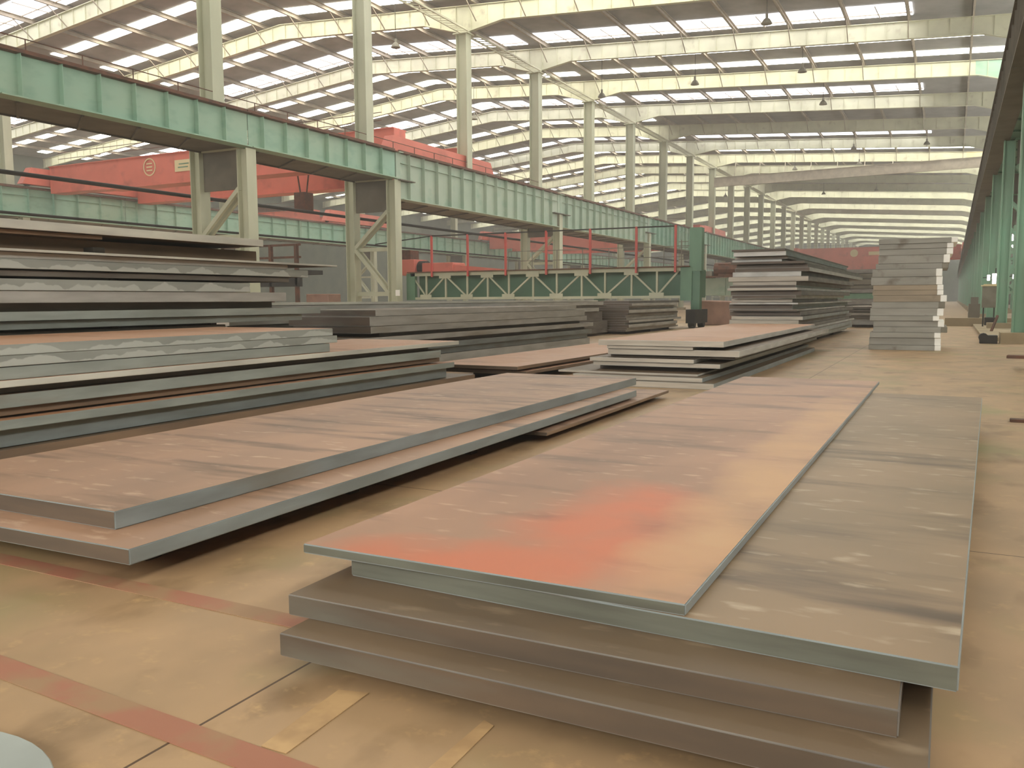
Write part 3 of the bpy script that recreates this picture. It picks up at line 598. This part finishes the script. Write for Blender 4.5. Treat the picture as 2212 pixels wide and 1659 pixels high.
# stack G
sets = [(.66, .76, -5.75, -3.45, 14.75, 25.6, 't_pink', 's_grey'), (.60, .66, -5.6, -4.0, 14.8, 25.2, 't_dark', 's_grey'), (.49, .60, -5.6, -3.2, 14.85, 26.6, 't_dark', 's_grey'), (.44, .49, -5.6, -3.3, 15.0, 26.0, 't_dark', 's_dark'),
        (.37, .44, -5.9, -3.95, 14.7, 25.5, 't_dark', 's_grey'), (.29, .37, -5.85, -3.5, 14.75, 26.4, 't_dark', 's_blue'), (.21, .29, -5.85, -4.0, 15.1, 25.6, 't_dark', 's_dark'), (.175, .21, -6.4, -3.8, 14.4, 25.8, 't_dark', 's_grey'),
        (.10, .175, -6.0, -3.65, 14.15, 25.9, 't_dark', 's_blue'), (0.0, .10, -5.7, -3.42, 14.0, 25.4, 't_dark', 's_blue')]
for i, (z0, z1, x0, x1, ya, ye, t, s) in enumerate(sets):
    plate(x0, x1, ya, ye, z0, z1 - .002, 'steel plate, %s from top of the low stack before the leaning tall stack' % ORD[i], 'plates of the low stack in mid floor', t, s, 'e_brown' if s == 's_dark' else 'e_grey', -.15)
# stack H (tall, dark)
random.seed(3); z = .12; H = []
while z < 2.99:
    t = random.choice((.06, .08, .1, .12, .15)); H.append((z, min(z + t, 3.02))); z += t
H = H[::-1]
for i, (z0, z1) in enumerate(H):
    xr = -4.0 - (.62 if z0 > 2.62 else 0) + random.uniform(-.16, .14) - (.2 if .9 < z0 < 2.0 else 0)
    plate(-6.2 + random.uniform(-.12, .1), xr, 27.5 + random.uniform(-.3, .3), 40 + random.uniform(-1.2, 3) + (2.5 if z0 > 2.2 else 0), z0, z1 - random.choice((.002, .002, .012)), 'steel plate, %s from top of the tall ragged dark stack right of centre' % ORD[i], 'plates of the tall ragged stack',
          't_dark', random.choice(('s_dark', 's_dark', 's_grey', 's_blue')), random.choice(('e_grey', 'e_grey', 'e_brown', 's_grey')), -.2)
bearers((28.5, 33, 37.5), -6.0, -4.3, 0, .12, 'the tall ragged stack', 'bearers under the tall ragged stack')
# stack I: slabs with white-painted ends
sq = [(178, 241, 1258, 370), (241, 303, 1205, 375), (303, 378, 1200, 372), (378, 478, 1163, 362), (478, 546, 1145, 330), (546, 640, 1072, 290), (640, 740, 1075, 275), (740, 803, 1085, 300), (803, 866, 1085, 290), (866, 947, 1125, 300),
      (947, 1024, 1103, 285), (1024, 1116, 1085, 265), (1116, 1178, 1033, 262), (1178, 1252, 1093, 300), (1252, 1320, 1130, 300), (1320, 1387, 1050, 260), (1387, 1476, 1052, 250), (1476, 1540, 1052, 245)]
for i, (a, b, xr, xl) in enumerate(sq):
    p = aty(1830 + xl / 5.53, 480 + b / 5.53, 26.9); q = aty(1830 + (xr + 62) / 5.53, 480 + a / 5.53, 26.9)
    zz0 = max(0.0, 3.16 * (1540 - b) / (1540 - 178)); zz1 = 3.16 * (1540 - a) / (1540 - 178)
    d = random.uniform(-.05, .05); dim = i in (4, 10, 14)
    root = plate(p.x, q.x - .17, 26.9 + d, 29.4 + d, zz0, zz1 - .006, 'thick grey steel slab with white end, %s from top of the right stack' % ORD[i], 'slabs with white-painted ends', 't_dark', 'slab_b' if i in (7, 8, 9) else 'slab', 'slab_b' if i in (7, 8, 9) else 'slab', 1.0, 'steel_slab', 'steel slab')
    hw = (q.x - .17 - p.x) / 2
    k = MB().box(hw, hw + .16, -1.25, 1.25, 0.0, zz1 - zz0 - .006).build('painted_end', 'grey' if dim else 'white', root, bevel=.008); k.location = (0, 0, 0)
# stack K (long plates behind the central stack) and stack L
for i, (z0, z1, s) in enumerate(((1.40, 1.46, 's_pale'), (1.26, 1.39, 's_grey'), (1.16, 1.25, 's_dark'), (1.0, 1.15, 's_grey'), (.6, .99, 's_dark'), (.1, .59, 's_dark'))):
    plate(-15.2, -13.0 + .05 * (i % 2), 12.8, 33.2 + .5 * (i % 3), z0, z1, 'long grey plate, %s from top of stack behind the central stack' % ORD[i], 'plates of the long back stack', 't_dark', s)
bearers((15, 21, 27, 32), -15, -13.3, 0, .1, 'the long back stack', 'bearers under the long back stack')
z = .12; i = 0; Lz = []
while z < 1.42: t = random.choice((.08, .1, .12, .14)); Lz.append((z, z + t)); z += t
Lz = Lz[::-1]
for i, (z0, z1) in enumerate(Lz):
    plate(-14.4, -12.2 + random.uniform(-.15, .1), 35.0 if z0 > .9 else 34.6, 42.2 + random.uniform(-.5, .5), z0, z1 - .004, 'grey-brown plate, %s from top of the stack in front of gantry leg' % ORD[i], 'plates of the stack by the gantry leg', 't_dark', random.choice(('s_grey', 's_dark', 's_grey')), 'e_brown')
bearers((35.2, 38.5, 41.5), -14.2, -12.5, 0, .12, 'the stack by the gantry leg', 'bearers by the gantry leg')
# low pile J between tall stacks
for i, (z0, z1, s) in enumerate(((.95, 1.05, 's_dark'), (.8, .9, 's_dark'), (.62, .75, 's_grey'), (.45, .6, 's_dark'), (.12, .44, 's_grey'))):
    plate(-4.9 + .2 * (i % 2), -2.6 + .15 * (i % 3), 46.0 + .3 * i, 54, z0, z1, 'dark plate, %s from top of low pile behind the white-ended slabs' % ORD[i], 'plates of the low far pile', 't_dark', s, s)
bearers((47.5, 52), -4.6, -2.9, 0, .12, 'the low far pile', 'bearers under the low far pile')
for z0, z1, n_ in ((.44, .45, 'low'), (.6, .62, 'mid'), (.75, .8, 'upper'), (.9, .95, 'top')):
    for k_, y in enumerate((47.7, 51.8)):
        o = MB().box(-4.5, -3.0, y, y + .1, z0, z1).build('timber_bearer', 'wood', origin=(-4.5, y, z0)); tag(o, 'timber spacer in the low far pile, %s layer, %s one back' % (n_, ORD[k_]), 'timber spacer', 'spacers in the low far pile')
# more distant stacks seen between H and I, and behind
for (x0, x1, y0, y1, h, lab) in ((-9, -2.5, 70, 82, 3.6, 'dark distant plate stack between the two tall stacks'),):
    root = empty('plate_stack', (x0, y0, 0)); z = 0; 
    while z < h:
        t = random.uniform(.25, .5); k = MB().box(x0 + random.uniform(0, .6), x1 - random.uniform(0, .8), y0 + random.uniform(0, .4), y1, z, z + t - .04).build('plate_layer', random.choice(('green_dark', 's_dark', 'under')), root); k.location = -Vector(root.location); z += t
    tag(root, lab, 'plate stack')

# ------------------------------------------------------------------ floor items
def marking(pts, m, lab):
    b = len(pts); mb = MB(); mb.v = [(x, y, .001) for x, y in pts] + [(x, y, .004) for x, y in pts]
    n = len(pts); mb.f = [tuple(range(n))[::-1], tuple(range(n, 2 * n))] + [(i, (i + 1) % n, n + (i + 1) % n, n + i) for i in range(n)]; mb.m = [0] * len(mb.f)
    o = mb.build('floor_marking', m, origin=(pts[0][0], pts[0][1], 0)); tag(o, lab, 'floor marking', 'painted marks on the floor')
marking([(-5.4, 2.10), (-.6, 1.86), (-.6, 1.99), (-5.4, 2.23)], 'line_red', 'worn red line across the floor at the bottom left corner')
marking([(-6.5, 2.93), (-2.45, 2.93), (-2.45, 3.06), (-6.5, 3.06)], 'line_red', 'worn red line between the two foreground stacks')
marking([(-2.02, 2.07), (-1.91, 2.07), (-1.93, 2.55), (-2.05, 2.52)], 'line_yel', 'pale yellow dash before the right foreground stack, left one')
marking([(-1.44, 2.1), (-1.37, 2.1), (-1.38, 2.54), (-1.43, 2.56)], 'line_yel', 'narrow pale yellow dash before the right foreground stack, right one')
o = MB().tube((-2.75, 1.1, 0), (-2.75, 1.1, .04), .6, 48).build('steel_offcut', 's_teal', origin=(-2.75, 1.1, 0), bevel=.004); tag(o, 'grey round steel disc just entering the bottom left corner', 'offcut')
p = atz(2175, 773, 0)
plate(p.x, p.x + 1.6, 24.1, 24.5, 0, .07, 'dark flat bar lying at the right edge, farther one', 'loose steel bars', 'rust', 'rust', 'rust', -8, 'steel_bar', 'steel bar')
plate(.68, 1.6, 11.8, 11.95, 0, .035, 'short rusty flat bar at the right edge, nearer one', 'loose steel bars', 'rust', 'rust', 'rust', -2, 'steel_bar', 'steel bar')
# concrete kerb, machine clutter at the foot of the right columns
o = MB().box(-.3, 8, 50.2, 51.0, 0, .42).box(1.0, 8, 33.5, 50.2, 0, .12).build('trim_1', 'concrete'); o['kind'] = 'structure'
r5 = empty('switch_cabinet', (1.75, 50, 0))
for nm_, mb, m in (('cabinet_body', MB().box(1.25, 2.05, 46, 46.5, 1.0, 2.0), 'grey'), ('stand_leg', MB().box(1.3, 1.36, 46.1, 46.4, .1, 1.0), 'dark'), ('stand_leg', MB().box(1.95, 2.0, 46.1, 46.4, .1, 1.0), 'dark'), ('roof_cap', MB().box(1.2, 2.1, 45.95, 46.6, 2.0, 2.06).box(1.3, 2.0, 45.97, 46.55, 2.06, 2.1), 'sign')):
    k = mb.build(nm_, m, r5); k.location = -Vector(r5.location)
tag(r5, 'grey switch cabinet on thin stand beside the right green columns', 'cabinet')
p = atz(2139, 722, 0); q = aty(2155, 682, p.y + .6)
o = MB().bar(p + Vector((0, 0, .03)), q, .08, .08).build('steel_bar', 'rust', origin=p); tag(o, 'thin rusty bar leaning against the main green column', 'steel bar')
o = MB().box(.85, 1.35, 31.6, 32.3, 0, .26).tube((.95, 31.5, .2), (.95, 31.9, .2), .14, 12).build('pump_unit', 'dark', origin=(1.1, 31.6, 0)); tag(o, 'small dark machine at the foot of the rightmost green column', 'machine')
o = MB().box(.9, 1.5, 58, 60, 0, 1.1).box(1.0, 1.4, 58.3, 59, 1.1, 1.5).build('machine_unit', 'under', origin=(.5, 58, 0)); tag(o, 'dark machine beyond the white-ended slab stack', 'machine')
# covered heap by the gantry leg
mb = MB(); mb.prism([(-12.6, 0), (-9.6, 0), (-10.4, 1.0), (-11.0, 1.35), (-12.6, 1.4)], 48, 49.5)
o = mb.build('covered_heap', 'pinkcloth', origin=(-12.6, 48, 0), bevel=.05); tag(o, 'dusty pink covered heap beside the gantry leg', 'covered heap')
o = MB().box(-10.4, -8.2, 47, 48, 0, .45).box(-9.9, -9.2, 46.9, 47.6, .45, .8).tube((-9.0, 47, .5), (-8.3, 47, .5), .28, 12).build('scrap_pile', 'rust', origin=(-10.4, 47, 0)); tag(o, 'low rusty scrap in front of the pink covered heap', 'scrap')
p = aty(705, 640, 41)
o = MB().box(-34.9, -33.2, 40.8, 42, 0, 1.9).build('crate', 'pinkcloth', origin=(-34.9, 40.8, 0), bevel=.03); tag(o, 'dusty pale crate left of the braced column legs', 'crate')
k = MB().box(-29.15, -28.85, YN(1) - .34, YN(1) - .32, 1.75, 2.1).build('notice_plate', 'white', origin=(-29.0, YN(1) - .33, 1.75)); tag(k, 'small white notice on the column leg left of the truss', 'notice')

# ------------------------------------------------------------------ pendant lamps
def lamp_proto():
    root = empty('pendant_lamp', (0, 0, 0)); mb = MB()
    pr = [(.34, -.0), (.30, .12), (.18, .3), (.09, .36), (.09, .62)]
    for (r0, z0), (r1, z1) in zip(pr, pr[1:]): mb.tube((0, 0, z0), (0, 0, z1), r0, 16, r1)
    mb.build('shade', 'grey', root); MB().tube((0, 0, .62), (0, 0, 2.6), .02, 6).build('cord', 'dark', root); return root
lp = None
for i, (px, py) in enumerate(((1656, 52), (1501, 183), (1733, 156), (1778, 226), (1844, 323), (1717, 367), (1856, 355), (2002, 312), (855, 103), (1300, 210), (1024, 258), (1779, 420), (1893, 412), (1567, 425))):
    zz = 18.4 if px > 1100 else 19.4; p = atz(px, py, zz)
    if lp is None: lp = lamp_proto(); o = lp
    else: o = copy_tree(lp)
    L0 = zb(p.x) + 1.6 - zz; o.location = (p.x, p.y, zz)
    for c in o.children:
        if c.name.startswith('cord'): c.location = (0, 0, .62); c.scale = (1, 1, 1); c.data = MB().tube((0, 0, 0), (0, 0, L0 - .62), .02, 6).build('cord', 'dark').data
    tag(o, 'grey bell-shaped pendant lamp under the roof, %s' % ['over the broad skylight at the top right', 'left one before the bright fourth rafter', 'against the bright fourth rafter, right one', 'below the bright rafter on a dim one',
        'beside the thin distant skylight', 'left one against the row of lit openings', 'right one against the row of lit openings', 'rightmost near the dark girder', 'leftmost, between the second and third tall columns', 'at the tall column row centre',
        'behind the slim roof column', 'far down the hall, middle', 'far down the hall, right', 'far down the hall, left'][i], 'lamp', 'pendant lamps under the roof')
for o in list(COL.objects):
    if o.type == 'MESH' and o.name.startswith('cord') and o.parent is None: bpy.data.objects.remove(o)
for o in list(COL.objects):
    if 'used' in o: del o['used']


# portable floodlight tower between the right columns
r7 = empty('floodlight_tower', (1.75, 48.2, 0))
def F7(mb, nm_, m): k = mb.build(nm_, m, r7); k.location = -Vector(r7.location); return k
F7(MB().box(1.45, 2.3, 48.0, 48.6, .12, .5), 'base', 'dark'); F7(MB().tube((1.85, 48.3, .5), (1.85, 48.3, 2.9), .03, 8), 'mast', 'dark')
for (xa, xb, ya, yb) in ((2132, 2139, 594, 606), (2143, 2153, 591, 602), (2143, 2152, 603, 613), (2156, 2163, 593, 611), (2187, 2197, 593, 602)):
    p = aty(xa, yb, 48.2); q = aty(xb, ya, 48.2)
    hd = F7(MB().box(p.x - .02, q.x + .02, 48.2, 48.32, p.z - .02, q.z + .02), 'lamp_head', 'dark')
    MB().box(p.x, q.x, 48.17, 48.2, p.z, q.z).build('lens', 'lamp_on', hd)
F7(MB().bar((1.3, 48.3, 2.44), (2.95, 48.3, 2.5), .04), 'crossbar', 'dark')
tag(r7, 'floodlight tower with glowing white lamps between the right green columns', 'floodlight')
# deep pale beam slung under the rafters far down the hall
p = aty(1550, 404, 123.9); q = aty(2112, 362, 123.9)
zl = lambda x: p.z + (q.z - p.z) * (x - p.x) / (q.x - p.x)
mb = MB()
xa, xb = -30.9, 3.9
mb.hexa([(xa, 123.88, zl(xa)), (xb, 123.88, zl(xb)), (xb, 123.92, zl(xb)), (xa, 123.92, zl(xa))], [(xa, 123.88, zl(xa) + 1.3), (xb, 123.88, zl(xb) + 1.3), (xb, 123.92, zl(xb) + 1.3), (xa, 123.92, zl(xa) + 1.3)])
for dz in (0, 1.27): mb.hexa([(xa, 123.72, zl(xa) + dz), (xb, 123.72, zl(xb) + dz), (xb, 124.08, zl(xb) + dz), (xa, 124.08, zl(xa) + dz)], [(xa, 123.72, zl(xa) + dz + .05), (xb, 123.72, zl(xb) + dz + .05), (xb, 124.08, zl(xb) + dz + .05), (xa, 124.08, zl(xa) + dz + .05)])
root = empty('slung_beam', (xa, 124, zl(xa))); k = mb.build('beam', 'purlin', root); k.location = -Vector(root.location)
for i in range(10):
    x = -28 + i * 3.4; k = MB().bar((x, 124.0, zl(x) + 1.3), (x, 124.4, zb(x) + .05), .09).build('hanger', 'purlin', root); k.location = -Vector(root.location)
tag(root, 'pale beam hung slantwise under the rafters far down the right bay', 'beam')
# green painted end of the fourth rafter
for n, m in ((4, 'green'), (8, 'sign')):
    root = [o for o in COL.objects if o.name.startswith('roof_rafter') and abs(o.location.x + 31.4) < .1 and abs(o.location.y - YN(n)) < .1][0]
    k = MB().hexa([(.9, -.035, zb(.9)), (3.6, -.035, zb(3.6) - .5), (3.6, -.022, zb(3.6) - .5), (.9, -.022, zb(.9))], [(.9, -.035, zb(.9) + 1.1), (3.6, -.035, zb(3.6) + 1.1), (3.6, -.022, zb(3.6) + 1.1), (.9, -.022, zb(.9) + 1.1)]).build('painted_end', m, root)
    k.location = (31.4, 0, -zb(-31.4))

# hoist hanging from the near red crane, block on the tall left stack
c1 = [o for o in COL.objects if o.name == 'overhead_crane'][0]
p = aty(712, 400, 54.6)
for nm_, mb in (('hoist_block', MB().box(p.x - 1.0, p.x + 1.0, 49, 54, 12.55, 13.4)), ('rope_drum', MB().tube((p.x - 1.3, 51.5, 13.0), (p.x + 1.3, 51.5, 13.0), .5, 14)), ('hook_block', MB().box(p.x - .5, p.x + .5, 51, 52, 8.2, 9.6)),
               ('rope', MB().tube((p.x - .3, 51.5, 9.6), (p.x - .8, 51.5, 12.6), .06, 6)), ('rope', MB().tube((p.x + .3, 51.5, 9.6), (p.x + .8, 51.5, 12.6), .06, 6))):
    k = mb.build(nm_, 'rust', c1); k.location = -Vector(c1.location)
p = atx(205, 540, -10.12); q = atx(229, 540, -10.12)
o = MB().box(-10.35, -10.14, p.y, q.y, 2.15, 2.22).build('wood_block', 'dark', origin=(-10.35, p.y, 2.15), bevel=.004); tag(o, 'small dark block on the bright thin plate of the tall left stack', 'block')
